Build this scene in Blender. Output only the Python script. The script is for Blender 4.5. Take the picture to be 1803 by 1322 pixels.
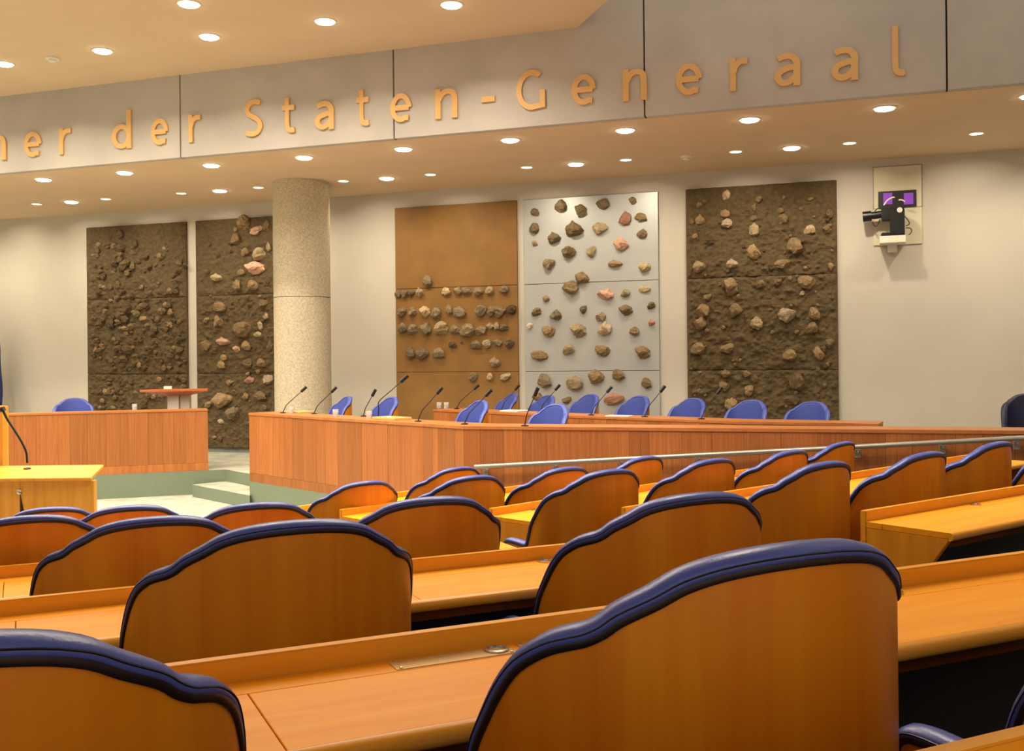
import bpy, bmesh, math, random
from mathutils import Vector, Matrix, noise

for o in list(bpy.data.objects):
    bpy.data.objects.remove(o, do_unlink=True)
scene = bpy.context.scene
COL = scene.collection

# ------------------------------------------------------------------ camera
F, CX, CY, ROLL, EYE = 1800.0, 901.5, 634.0, 0.0105, 2.2
cam_data = bpy.data.cameras.new('camera')
cam = bpy.data.objects.new('camera', cam_data)
COL.objects.link(cam)
cam_data.sensor_fit = 'HORIZONTAL'
cam_data.sensor_width = 36.0
cam_data.lens = 36.0 * F / 1803.0
cam_data.shift_x = (901.5 - CX) / 1803.0
cam_data.shift_y = -(661.0 - CY) / 1803.0
cam_data.clip_start = 0.05
cam_data.clip_end = 200
cam.matrix_world = (Matrix.Translation((0, 0, EYE)) @ Matrix.Rotation(math.pi / 2, 4, 'X')
                    @ Matrix.Rotation(-ROLL, 4, 'Z'))
scene.camera = cam

# ------------------------------------------------------------------ world, exposure
scene.view_settings.view_transform = 'Standard'
scene.view_settings.look = 'None'
scene.view_settings.exposure = 0.42
scene.view_settings.gamma = 1.0
scene.view_settings.use_curve_mapping = False
world = bpy.data.worlds.new('World')
scene.world = world
world.use_nodes = True
world.node_tree.nodes['Background'].inputs[0].default_value = (1.0, 0.86, 0.70, 1)
world.node_tree.nodes['Background'].inputs[1].default_value = 0.62

WARM = (1.0, 0.87, 0.70)
P_MAIN, P_FRONT, P_BACK, P_WASH = 40.0, 14.0, 8.0, 13.0

# ------------------------------------------------------------------ pixel geometry
TH = math.atan(F / 5231.0)          # wall turned this much
WN = (math.sin(TH), math.cos(TH))   # wall normal (away from viewer)
WALLP = 17.667                      # perpendicular distance of wall
FASP = 13.38                        # fascia
SOFZ, CEILZ = EYE + 3.205, EYE + 4.49
PODZ = 0.4

def ray(x, y):
    u, v = x - CX, y - CY
    return ((u - ROLL * v) / F, 1.0, -(v + ROLL * u) / F)

def atz(x, y, z):
    a = ray(x, y)
    t = (z - EYE) / a[2]
    return Vector((a[0] * t, t, z))

def to_plane_y(x, y, d):
    rr = ray(x, y)
    return Vector((rr[0] * d, d, EYE + rr[2] * d))

def on_plane(x, y, perp):           # -> (s, z) on a plane parallel to the wall
    a = ray(x, y)
    t = perp / (a[0] * WN[0] + WN[1])
    return (t * (a[0] * WN[1] - WN[0]), EYE + a[2] * t)

def W(s, perp, z):                  # wall frame -> world
    return Vector((s * WN[1] + perp * WN[0], -s * WN[0] + perp * WN[1], z))

def R2(phi, a, p):                  # row frame (degrees) -> world xy
    c, s = math.cos(math.radians(phi)), math.sin(math.radians(phi))
    return (a * c - p * s, a * s + p * c)

# ------------------------------------------------------------------ materials
def lin(c):
    return tuple((v / 12.92 if v <= 0.04045 else ((v + 0.055) / 1.055) ** 2.4) for v in c)

def rgb(r, g, b):
    return lin((r / 255, g / 255, b / 255)) + (1,)

MATS = {}
def newmat(name):
    m = bpy.data.materials.new(name)
    m.use_nodes = True
    MATS[name] = m
    nt = m.node_tree
    return m, nt, nt.nodes['Principled BSDF']

def N(nt, kind, **kw):
    n = nt.nodes.new(kind)
    for k, v in kw.items():
        setattr(n, k, v)
    return n

def plain(name, col, rough=0.6, metal=0.0, noise_amt=0.0, nscale=5.0, bump=0.0, bscale=60.0, emit=None, estr=0.0, spec=None):
    m, nt, b = newmat(name)
    b.inputs['Base Color'].default_value = col
    b.inputs['Roughness'].default_value = rough
    b.inputs['Metallic'].default_value = metal
    if spec is not None:
        b.inputs['Specular IOR Level'].default_value = spec
    tc = N(nt, 'ShaderNodeTexCoord')
    if noise_amt:
        n = N(nt, 'ShaderNodeTexNoise')
        n.inputs['Scale'].default_value = nscale
        n.inputs['Detail'].default_value = 6
        nt.links.new(tc.outputs['Object'], n.inputs['Vector'])
        mx = N(nt, 'ShaderNodeMixRGB', blend_type='MULTIPLY')
        mx.inputs[1].default_value = col
        r = N(nt, 'ShaderNodeValToRGB')
        lo, hi = 1 - noise_amt, 1 + noise_amt * 0.3
        r.color_ramp.elements[0].position = 0.3
        r.color_ramp.elements[0].color = (lo, lo, lo, 1)
        r.color_ramp.elements[1].position = 0.7
        r.color_ramp.elements[1].color = (hi, hi, hi, 1)
        nt.links.new(n.outputs['Fac'], r.inputs[0])
        nt.links.new(r.outputs[0], mx.inputs[2])
        mx.inputs[0].default_value = 1
        nt.links.new(mx.outputs[0], b.inputs['Base Color'])
    if bump:
        n2 = N(nt, 'ShaderNodeTexNoise')
        n2.inputs['Scale'].default_value = bscale
        n2.inputs['Detail'].default_value = 5
        nt.links.new(tc.outputs['Object'], n2.inputs['Vector'])
        bp = N(nt, 'ShaderNodeBump')
        bp.inputs['Strength'].default_value = bump
        bp.inputs['Distance'].default_value = 0.01
        nt.links.new(n2.outputs['Fac'], bp.inputs['Height'])
        nt.links.new(bp.outputs[0], b.inputs['Normal'])
    if emit:
        b.inputs['Emission Color'].default_value = emit
        b.inputs['Emission Strength'].default_value = estr
    return m

def wood(name, c1, c2, grain='Z', scale=9.0, rough=0.35, rnd=0.0, coat=0.15, spec=0.3):
    m, nt, b = newmat(name)
    tc = N(nt, 'ShaderNodeTexCoord')
    mp = N(nt, 'ShaderNodeMapping')
    sc = {'X': (0.08, 1, 1), 'Y': (1, 0.08, 1), 'Z': (1, 1, 0.06)}[grain]
    mp.inputs['Scale'].default_value = tuple(v * scale for v in sc)
    oi = N(nt, 'ShaderNodeObjectInfo')
    off = N(nt, 'ShaderNodeVectorMath', operation='SCALE')
    comb = N(nt, 'ShaderNodeCombineXYZ')
    for i in range(3):
        nt.links.new(oi.outputs['Random'], comb.inputs[i])
    nt.links.new(comb.outputs[0], off.inputs[0])
    off.inputs['Scale'].default_value = 37.0
    add = N(nt, 'ShaderNodeVectorMath', operation='ADD')
    nt.links.new(tc.outputs['Object'], add.inputs[0])
    nt.links.new(off.outputs[0], add.inputs[1])
    nt.links.new(add.outputs[0], mp.inputs[0])
    n = N(nt, 'ShaderNodeTexNoise')
    n.inputs['Scale'].default_value = 1.6
    n.inputs['Detail'].default_value = 7
    n.inputs['Roughness'].default_value = 0.62
    n.inputs['Distortion'].default_value = 0.6
    nt.links.new(mp.outputs[0], n.inputs['Vector'])
    r = N(nt, 'ShaderNodeValToRGB')
    r.color_ramp.elements[0].position = 0.30
    r.color_ramp.elements[0].color = c2
    r.color_ramp.elements[1].position = 0.68
    r.color_ramp.elements[1].color = c1
    nt.links.new(n.outputs['Fac'], r.inputs[0])
    out = r.outputs[0]
    if rnd:
        hv = N(nt, 'ShaderNodeHueSaturation')
        mr = N(nt, 'ShaderNodeMapRange')
        mr.inputs['To Min'].default_value = 1 - rnd
        mr.inputs['To Max'].default_value = 1 + rnd
        nt.links.new(oi.outputs['Random'], mr.inputs['Value'])
        nt.links.new(mr.outputs[0], hv.inputs['Value'])
        nt.links.new(out, hv.inputs['Color'])
        out = hv.outputs[0]
    nt.links.new(out, b.inputs['Base Color'])
    b.inputs['Roughness'].default_value = rough
    b.inputs['Coat Weight'].default_value = coat
    b.inputs['Specular IOR Level'].default_value = spec
    b.inputs['Coat Roughness'].default_value = 0.25
    return m

M_desk = wood('desk_wood', rgb(250, 172, 34), rgb(238, 146, 22), 'X', 7, 0.45, coat=0.0, spec=0.18)
M_edge = wood('edge_wood', rgb(240, 172, 48), rgb(224, 148, 34), 'X', 7, 0.34, coat=0.0)
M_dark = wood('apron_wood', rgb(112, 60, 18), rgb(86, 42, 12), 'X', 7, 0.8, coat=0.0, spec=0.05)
M_end = wood('end_wood', rgb(230, 156, 40), rgb(208, 130, 26), 'Z', 8, 0.42, coat=0.0)
M_shell = wood('shell_wood', rgb(216, 140, 20), rgb(198, 112, 10), 'Z', 5, 0.42, rnd=0.06, coat=0.05)
M_gov = wood('government_wood', rgb(172, 110, 60), rgb(144, 82, 38), 'Z', 11, 0.42, rnd=0.16, coat=0.0)
M_govtop = wood('government_top_wood', rgb(182, 118, 66), rgb(162, 96, 48), 'X', 8, 0.4, coat=0.0)
M_lectern = wood('lectern_wood', rgb(226, 164, 66), rgb(204, 138, 46), 'Z', 8, 0.4)
M_podlect = wood('podium_lectern_wood', rgb(190, 112, 70), rgb(166, 90, 50), 'X', 8, 0.4)
M_blue = plain('blue_leather', rgb(70, 86, 166), 0.34, bump=0.08, bscale=160)
M_blueshade = plain('shaded_blue_leather', rgb(34, 36, 66), 0.42, bump=0.08, bscale=160)  # blue leather of a less lit chair, the shade put into its colour
M_pipe = plain('black_trim', rgb(16, 14, 26), 0.4)
M_black = plain('black_plastic', rgb(10, 10, 12), 0.4)
M_steel = plain('brushed_steel', rgb(168, 164, 154), 0.36, 0.7)
M_chrome = plain('chrome', rgb(200, 196, 188), 0.2, 1.0)
M_grey = plain('grey_metal', rgb(150, 146, 138), 0.5)
M_plate = plain('plate_metal', rgb(204, 168, 110), 0.35, 0.35)
M_white = plain('white_paint', rgb(222, 216, 200), 0.55)
M_paper = plain('paper', rgb(236, 226, 206), 0.8)
M_folder = plain('folder_card', rgb(232, 168, 92), 0.6)
M_wall = plain('wall_plaster', rgb(192, 186, 173), 0.85, noise_amt=0.07, nscale=0.9, bump=0.1, bscale=30)
M_fascia = plain('fascia_concrete', rgb(184, 178, 169), 0.85, noise_amt=0.13, nscale=1.1, bump=0.15, bscale=25)
M_ceil = plain('ceiling_paint', rgb(212, 190, 160), 0.9, noise_amt=0.03, nscale=2)
M_sof = plain('soffit_paint', rgb(214, 190, 158), 0.9, noise_amt=0.05, nscale=1.5)
M_col = plain('column_stone', rgb(194, 182, 156), 0.8, noise_amt=0.30, nscale=30, bump=0.4, bscale=40)
M_letter = plain('gold_letter', rgb(218, 172, 106), 0.5)
M_carpet = plain('green_carpet', rgb(116, 130, 108), 0.95, noise_amt=0.10, nscale=60)
M_pale = plain('pale_floor', rgb(176, 176, 158), 0.8, noise_amt=0.34, nscale=3.4)
M_tier = plain('tier_carpet', rgb(60, 62, 58), 0.95, noise_amt=0.1, nscale=40)
M_base = plain('baseboard_paint', rgb(120, 122, 116), 0.6)
M_soil = plain('soil_relief', rgb(92, 76, 48), 0.95, noise_amt=0.35, nscale=16, bump=0.9, bscale=42)
M_brown = plain('brown_slab', rgb(134, 96, 42), 0.7, noise_amt=0.16, nscale=2.2, bump=0.25, bscale=50)
M_silver = plain('silver_slab', rgb(178, 180, 177), 0.40, 0.35, noise_amt=0.10, nscale=1.6)
M_seam = plain('seam_dark', rgb(30, 28, 26), 0.9)
M_flag = plain('flag_cloth', rgb(26, 34, 84), 0.8)
M_purple = plain('purple_screen', rgb(110, 50, 150), 0.4, emit=rgb(140, 60, 190), estr=0.35)
M_lamp = plain('lamp_glow', rgb(255, 250, 235), 0.5, emit=(1.0, 0.93, 0.78, 1), estr=14.0)
M_lampdim = plain('washer_glow', rgb(255, 240, 200), 0.5, emit=(1.0, 0.88, 0.58, 1), estr=4.0)

m, nt, b = newmat('stone')
oi = N(nt, 'ShaderNodeObjectInfo')
tc = N(nt, 'ShaderNodeTexCoord')
n = N(nt, 'ShaderNodeTexNoise')
n.inputs['Scale'].default_value = 4.0
n.inputs['Detail'].default_value = 8
nt.links.new(tc.outputs['Object'], n.inputs['Vector'])
r = N(nt, 'ShaderNodeValToRGB')
r.color_ramp.elements[0].position = 0.3
r.color_ramp.elements[0].color = (0.72, 0.69, 0.64, 1)
r.color_ramp.elements[1].position = 0.72
r.color_ramp.elements[1].color = (1.16, 1.14, 1.10, 1)
mx = N(nt, 'ShaderNodeMixRGB', blend_type='MULTIPLY')
mx.inputs[0].default_value = 1
nt.links.new(oi.outputs['Color'], mx.inputs[1])
nt.links.new(n.outputs['Fac'], r.inputs[0])
nt.links.new(r.outputs[0], mx.inputs[2])
nt.links.new(mx.outputs[0], b.inputs['Base Color'])
b.inputs['Roughness'].default_value = 0.9
bp = N(nt, 'ShaderNodeBump')
bp.inputs['Strength'].default_value = 0.5
bp.inputs['Distance'].default_value = 0.1
nt.links.new(n.outputs['Fac'], bp.inputs['Height'])
nt.links.new(bp.outputs[0], b.inputs['Normal'])
M_stone = m

m, nt, b = newmat('drinking_glass')
b.inputs['Base Color'].default_value = (0.95, 0.95, 0.95, 1)
b.inputs['Roughness'].default_value = 0.03
b.inputs['Transmission Weight'].default_value = 0.75
b.inputs['IOR'].default_value = 1.3
M_glass = m

# ------------------------------------------------------------------ mesh helpers
class MB:
    def __init__(self):
        self.v, self.f = [], []
    def add(self, vs, fs):
        o = len(self.v)
        self.v += [tuple(p) for p in vs]
        self.f += [tuple(i + o for i in f) for f in fs]
        return self
    def box(self, x0, x1, y0, y1, z0, z1):
        return self.add([(x0, y0, z0), (x1, y0, z0), (x1, y1, z0), (x0, y1, z0), (x0, y0, z1), (x1, y0, z1), (x1, y1, z1), (x0, y1, z1)],
                        [(0, 3, 2, 1), (4, 5, 6, 7), (0, 1, 5, 4), (1, 2, 6, 5), (2, 3, 7, 6), (3, 0, 4, 7)])
    def prism(self, poly, z0, z1):
        n = len(poly)
        vs = [(x, y, z0) for x, y in poly] + [(x, y, z1) for x, y in poly]
        fs = [tuple(reversed(range(n))), tuple(range(n, 2 * n))]
        fs += [(i, (i + 1) % n, n + (i + 1) % n, n + i) for i in range(n)]
        return self.add(vs, fs)
    def side(self, poly, x0, x1):           # (y,z) polygon extruded along x
        n = len(poly)
        vs = [(x0, y, z) for y, z in poly] + [(x1, y, z) for y, z in poly]
        fs = [tuple(reversed(range(n))), tuple(range(n, 2 * n))]
        fs += [(i, (i + 1) % n, n + (i + 1) % n, n + i) for i in range(n)]
        return self.add(vs, fs)
    def tube(self, path, r, seg=8, r1=None):
        path = [Vector(p) for p in path]
        n = len(path)
        vs = []
        up = None
        for i, p in enumerate(path):
            t = (path[min(i + 1, n - 1)] - path[max(i - 1, 0)]).normalized()
            if up is None:
                up = Vector((0, 0, 1)) if abs(t.z) < 0.9 else Vector((1, 0, 0))
            a = (up - t * up.dot(t)).normalized()
            up = a
            bb = t.cross(a)
            rr = r if r1 is None else r + (r1 - r) * i / (n - 1)
            for k in range(seg):
                w = 2 * math.pi * k / seg
                vs.append(p + a * (rr * math.cos(w)) + bb * (rr * math.sin(w)))
        fs = []
        for i in range(n - 1):
            for k in range(seg):
                fs.append((i * seg + k, i * seg + (k + 1) % seg, (i + 1) * seg + (k + 1) % seg, (i + 1) * seg + k))
        fs.append(tuple(reversed(range(seg))))
        fs.append(tuple(range((n - 1) * seg, n * seg)))
        return self.add(vs, fs)
    def lathe(self, prof, seg=20, c=(0, 0, 0)):
        vs, fs = [], []
        for (r_, z) in prof:
            for k in range(seg):
                w = 2 * math.pi * k / seg
                vs.append((c[0] + r_ * math.cos(w), c[1] + r_ * math.sin(w), c[2] + z))
        for i in range(len(prof) - 1):
            for k in range(seg):
                fs.append((i * seg + k, i * seg + (k + 1) % seg, (i + 1) * seg + (k + 1) % seg, (i + 1) * seg + k))
        fs.append(tuple(reversed(range(seg))))
        fs.append(tuple(range((len(prof) - 1) * seg, len(prof) * seg)))
        return self.add(vs, fs)
    def mesh(self, name, mat, smooth=False, bevel=0.0, bseg=2):
        me = bpy.data.meshes.new(name)
        me.from_pydata(self.v, [], self.f)
        bm = bmesh.new()
        bm.from_mesh(me)
        bmesh.ops.recalc_face_normals(bm, faces=bm.faces)
        if bevel:
            es = [e for e in bm.edges if len(e.link_faces) == 2 and e.calc_face_angle(0) > 0.5]
            bmesh.ops.bevel(bm, geom=es, offset=bevel, segments=bseg, affect='EDGES', clamp_overlap=True)
        bm.to_mesh(me)
        bm.free()
        if smooth:
            for p in me.polygons:
                p.use_smooth = True
            try:
                me.set_sharp_from_angle(angle=math.radians(40 if smooth is True else smooth))
            except Exception:
                pass
        me.materials.append(mat)
        return me
    def build(self, name, mat, parent=None, loc=(0, 0, 0), rz=0.0, **kw):
        return put(name, self.mesh(name, mat, **kw), parent, loc, rz)

def put(name, me, parent=None, loc=(0, 0, 0), rz=0.0):
    o = bpy.data.objects.new(name, me)
    COL.objects.link(o)
    o.location = loc
    o.rotation_euler = (0, 0, rz)
    if parent is not None:
        o.parent = parent
    return o

def thing(name, label, cat, loc=(0, 0, 0), rz=0.0, group=None):
    o = put(name, None, None, loc, rz)
    o.empty_display_size = 0.1
    return tag(o, label, cat, group)

def tag(o, label, cat, group=None):
    o['label'] = label
    o['category'] = cat
    if group:
        o['group'] = group
    return o

def struct(o, label=None, cat=None):
    o['kind'] = 'structure'
    if label:
        o['label'] = label
    if cat:
        o['category'] = cat
    return o

UNIT = MB().box(0, 1, 0, 1, 0, 1)
def unit_mesh(mat, cache={}):
    if mat.name not in cache:
        cache[mat.name] = UNIT.mesh('unit_' + mat.name, mat)
    return cache[mat.name]

def arc_smooth(pts, n=6):
    """Catmull-Rom through points"""
    P = [Vector(p) for p in pts]
    P = [P[0] * 2 - P[1]] + P + [P[-1] * 2 - P[-2]]
    out = []
    for i in range(1, len(P) - 2):
        for k in range(n):
            t = k / n
            a, b_, c, d = P[i - 1], P[i], P[i + 1], P[i + 2]
            out.append(0.5 * ((2 * b_) + (c - a) * t + (2 * a - 5 * b_ + 4 * c - d) * t * t + (3 * b_ - a - 3 * c + d) * t ** 3))
    out.append(P[-2])
    return out

# ================================================================== STRUCTURE
# floors -----------------------------------------------------------
o = MB().box(-22, 16, -6, 26, -0.2, 0.0).build('floor', M_pale)
struct(o, 'pale mottled floor in the centre of the chamber', 'floor')

# podium platform and step
GL = atz(440, 847, PODZ)                              # left foot of the front government desk
GOVTOPZ = EYE + ray(438, 726.5)[2] * GL.y
GC = atz(816, 750, GOVTOPZ)                           # corner
GR = atz(1803, 758, GOVTOPZ)
gdir = (GR - GC).normalized()
GE = GC + gdir * 8.2                                  # goes on past the frame
LD0, LD1 = atz(170, 836, PODZ), atz(367, 827.5, PODZ)
ld = (LD1 - LD0).normalized()
LD0 = LD1 - ld * 4.2
PX = LD1 + ld * 0.28
poly = [(LD0 - ld * 5).xy, PX.xy, (-4.28, 16.62), GL.xy, GC.xy, GE.xy, W(9, WALLP - 0.3, 0).xy, W(9, WALLP, 0).xy, W(-21, WALLP, 0).xy]
o = MB().prism([tuple(p) for p in poly], 0.0, PODZ - 0.004).build('floor_podium', M_carpet)
struct(o, 'green carpeted podium carrying the government desks', 'platform')
cen = Vector((0, 0))
inner = [tuple(p) for p in poly]
o = MB().prism(inner, PODZ - 0.004, PODZ).build('floor_podium_top', M_pale)
struct(o, 'pale mottled covering on top of the podium', 'floor')
S0, S1 = atz(339, 853, 0.2), atz(440, 872, 0.2)
o = MB().prism([S0.xy[:], S1.xy[:], (-4.02, 15.6), (-4.285, 16.615), PX.xy[:]], 0.0, 0.196).build('floor_step', M_carpet)
struct(o, 'green carpeted step up to the podium', 'step')
o2 = MB().prism([S0.xy[:], S1.xy[:], (-4.02, 15.6), (-4.285, 16.615), PX.xy[:]], 0.196, 0.2).build('tread', M_pale, o)

# walls --------------------------------------------------------------
RZW = -TH
o = MB().box(-22, 9.0, WALLP, WALLP + 0.3, 0, SOFZ + 0.02).build('wall_back', M_wall, rz=RZW)
struct(o, 'pale plaster wall behind the podium', 'wall')
o = MB().box(-22, 8.9, WALLP - 0.02, WALLP - 0.002, PODZ, PODZ + 0.09).build('baseboard_back', M_base, rz=RZW)
struct(o)
o = MB().box(-22.2, -22, -8, WALLP + 0.3, 0, CEILZ + 3.6).build('wall_left', M_wall, rz=RZW)
struct(o)
o = MB().box(9.0, 9.2, 0, WALLP + 0.3, 0, CEILZ + 3.6).build('wall_right', M_wall, rz=RZW)
struct(o)
# soffit
o = MB().box(-22, 9.0, FASP + 0.1205, WALLP + 0.3, SOFZ, SOFZ + 0.15).build('ceiling_soffit', M_sof, rz=RZW)
struct(o, 'low soffit ceiling between the lettered beam and the back wall', 'ceiling')
# fascia panels, cut at the joints
joints = [-22.0] + [on_plane(x, y, FASP)[0] for x, y in ((-60, 170), (317, 200), (693, 170), (1134, 100), (1667, 100))] + [4.7, 9.0]
fas = put('wall_fascia', None)
struct(fas, 'concrete beam wall carrying the gold lettering', 'wall')
for a, c in zip(joints[:-1], joints[1:]):
    p = MB().box(a + 0.010, c - 0.010, FASP, FASP + 0.12, SOFZ, CEILZ + 3.5).build('concrete_panel', M_fascia, fas, rz=RZW, bevel=0.006, bseg=1)
MB().box(-22, 9, FASP + 0.06, FASP + 0.11, SOFZ + 0.004, CEILZ + 3.4).build('joint_backing', M_seam, fas, rz=RZW)
# main ceiling: diagonal edge from the corner at the fascia
C0 = on_plane(1017, 48, FASP)[0]
CP0, CP1 = W(C0, FASP, CEILZ), atz(1070, 0, CEILZ)
cd = (CP1 - CP0).normalized()
far = CP0 + cd * 16
c_poly = [CP0.xy[:], far.xy[:], W(-4, -6, 0).xy[:], W(-22, -6, 0).xy[:], W(-22, FASP, 0).xy[:]]
o = MB().prism(c_poly, CEILZ, CEILZ + 0.3).build('ceiling', M_ceil)
struct(o, 'warm cream main ceiling with recessed downlights', 'ceiling')

# column ----------------------------------------------------------------
cpos = atz(530, 322, SOFZ)
colr = 0.5
ct = thing('column', 'round speckled stone column standing before the back wall', 'column', (cpos.x, cpos.y, PODZ))
H = SOFZ - PODZ - 0.002
zj = 2.95
for z0, z1 in ((0, zj - 0.006), (zj + 0.006, H)):
    MB().lathe([(colr, z0), (colr, z1)], 32).build('drum', M_col, ct, smooth=30)
MB().lathe([(colr - 0.01, zj - 0.01), (colr - 0.01, zj + 0.01)], 32).build('joint', M_base, ct, smooth=30)

# ================================================================== LIGHTS IN CEILINGS
def area(parent, size, power, col=WARM, spread=150, loc=(0, 0, -0.03), rot=(0, 0, 0)):
    l = bpy.data.lights.new('downlight_beam', 'AREA')
    l.shape = 'DISK'
    l.size = size
    l.energy = power
    l.color = col
    l.spread = math.radians(spread)
    o = bpy.data.objects.new('downlight_beam', l)
    COL.objects.link(o)
    o.parent = parent
    o.location = loc
    o.rotation_euler = rot
    return o

ring_me = MB().lathe([(0.145, 0.0), (0.145, -0.008), (0.125, -0.010), (0.118, -0.004), (0.118, 0.0)], 20).mesh('trim_ring', M_white, smooth=30)
lens_me = MB().lathe([(0.117, -0.002), (0.116, -0.022), (0.10, -0.028), (0.06, -0.03)], 20).mesh('lens', M_lamp, smooth=30)
ring_s = MB().lathe([(0.115, 0.0), (0.115, -0.006), (0.095, -0.008), (0.09, -0.003), (0.09, 0.0)], 20).mesh('washer_ring', M_white, smooth=30)
lens_s = MB().lathe([(0.088, -0.001), (0.085, -0.006), (0.05, -0.008)], 20).mesh('washer_lens', M_lampdim, smooth=30)

def downlight(p, label, group, power, small=False):
    t = thing('downlight', label, 'downlight', p, RZW, group)
    put('trim_ring', ring_s if small else ring_me, t)
    put('lens', lens_s if small else lens_me, t)
    if power:
        if small:
            area(t, 0.14, power, (1.0, 0.87, 0.66), 100, (0, 0, -0.03), (math.radians(38), 0, 0))
        else:
            area(t, 0.2, power, WARM, 140, (0, 0, -0.045))
    return t

for i in range(-6, 7):                                  # front row of the soffit
    s = -4.83 + 1.705 * i
    if s < 8.5:
        downlight(W(s, 14.06, SOFZ), 'bright downlight in the soffit close under the gold lettering', 'front row of soffit downlights', P_FRONT)
for i in range(-4, 4):                                  # back row
    s = -4.43 + 3.42 * i
    if s < 8.5:
        downlight(W(s, 16.19, SOFZ), 'bright downlight between two small wall washers on the soffit', 'back row of soffit downlights', P_BACK)
    for q in (-0.84, 0.84):
        if s + q < 8.5:
            downlight(W(s + q, 16.17, SOFZ), 'small yellowish wall washer lamp in the soffit near the back wall', 'wall washers', P_WASH, True)
# main ceiling lights: a grid whose first row is seen in the photograph
px_first = [(7, 112), (181, 89), (369, 65), (573, 38), (795, 8)]
pf = [atz(x, y, CEILZ) for x, y in px_first]
stepv = (pf[4] - pf[0]) / 4
p2 = atz(332, 6, CEILZ)
perpv = Vector((-WN[0], -WN[1], 0))
gap = (p2 - pf[0]).dot(perpv)
off2 = (p2 - pf[0]).dot(stepv.normalized())
n0 = round(off2 / stepv.length - 0.0)
sh = off2 - n0 * stepv.length
for row in range(0, 6):
    for i in range(-4, 9):
        p = pf[0] + stepv * i + perpv * (gap * row) + stepv.normalized() * (sh * (row % 2))
        if row % 2 and (i - n0) % 2:
            continue
        e = (p - CP0)
        if p.x * WN[1] - p.y * WN[0] < -20:
            continue
        # stay on the ceiling's side of its diagonal edge
        left_of = (cd.x * e.y - cd.y * e.x)
        ref = (W(-15, 5, CEILZ) - CP0)
        if left_of * (cd.x * ref.y - cd.y * ref.x) <= 0 or abs(left_of) < 0.4:
            continue
        perp = p.x * WN[0] + p.y * WN[1]
        if perp > FASP - 0.3 or perp < -5.5:
            continue
        downlight(p, 'bright round downlight recessed in the cream main ceiling', 'downlights of the main ceiling', P_MAIN)

for (x, y, z, lab) in ((92, 102, CEILZ, 'small white smoke detector on the cream main ceiling'), (1209, 275, SOFZ, 'small white smoke detector among the soffit lamps')):
    t = thing('smoke_detector', lab, 'smoke detector', atz(x, y, z))
    MB().lathe([(0.10, 0), (0.10, -0.02), (0.09, -0.03)], 18).build('base', M_white, t, smooth=30)
    MB().lathe([(0.06, -0.03), (0.06, -0.05), (0.045, -0.06)], 18).build('sensor_head', M_white, t, smooth=30)

# ================================================================== LETTERS
SW = 0.178
def ell(cx, cy, rx, ry, a0, a1, n=22):
    return [(cx + rx * math.cos(math.radians(a0 + (a1 - a0) * i / n)), cy + ry * math.sin(math.radians(a0 + (a1 - a0) * i / n))) for i in range(n + 1)]
def sm(pts, n=6):
    return [(p.x, p.y) for p in arc_smooth([Vector((a, b_, 0)) for a, b_ in pts], n)]
GLY = {
    'e': [[(0.14, 0.50), (0.72, 0.50)], ell(0.42, 0.5, 0.31, 0.40, 0, 300) + [(0.70, 0.14)]],
    'r': [[(0.1, 0), (0.1, 1.0)], sm([(0.12, 0.58), (0.20, 0.78), (0.34, 0.88), (0.54, 0.89)])],
    'd': [ell(0.40, 0.46, 0.30, 0.37, 25, 335), [(0.70, 0), (0.70, 1.44)]],
    'S': [sm([(0.68, 1.18), (0.48, 1.23), (0.24, 1.17), (0.13, 0.97), (0.22, 0.79), (0.46, 0.66), (0.64, 0.50), (0.67, 0.30), (0.52, 0.13), (0.30, 0.09), (0.08, 0.15)])],
    't': [sm([(0.22, 1.24), (0.22, 0.8), (0.22, 0.34), (0.27, 0.15), (0.40, 0.09), (0.54, 0.12)]), [(0.0, 0.90), (0.54, 0.90)]],
    'a': [sm([(0.12, 0.84), (0.30, 0.90), (0.50, 0.87), (0.61, 0.70), (0.61, 0.5)]), [(0.61, 0.62), (0.61, 0.0)],
          sm([(0.60, 0.56), (0.40, 0.54), (0.18, 0.44), (0.12, 0.26), (0.24, 0.11), (0.42, 0.13), (0.60, 0.30)])],
    'n': [[(0.1, 0), (0.1, 1.0)], sm([(0.12, 0.62), (0.26, 0.84), (0.44, 0.90), (0.60, 0.82), (0.64, 0.62), (0.64, 0.3), (0.64, 0.0)])],
    'm': [[(0.1, 0), (0.1, 1.0)], sm([(0.12, 0.62), (0.26, 0.84), (0.40, 0.90), (0.54, 0.82), (0.58, 0.62), (0.58, 0.3), (0.58, 0.0)]),
          sm([(0.60, 0.62), (0.74, 0.84), (0.88, 0.90), (1.02, 0.82), (1.06, 0.62), (1.06, 0.3), (1.06, 0.0)])],
    'G': [ell(0.56, 0.66, 0.45, 0.56, 52, 285) + [(0.86, 0.14), (0.92, 0.16)], [(0.93, 0.06), (0.93, 0.64)]],
    'l': [sm([(0.1, 1.44), (0.1, 0.8), (0.1, 0.3), (0.15, 0.13), (0.28, 0.08), (0.38, 0.10)])],
    '-': [[(0.0, 0.5), (0.48, 0.5)]],
}
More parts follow.
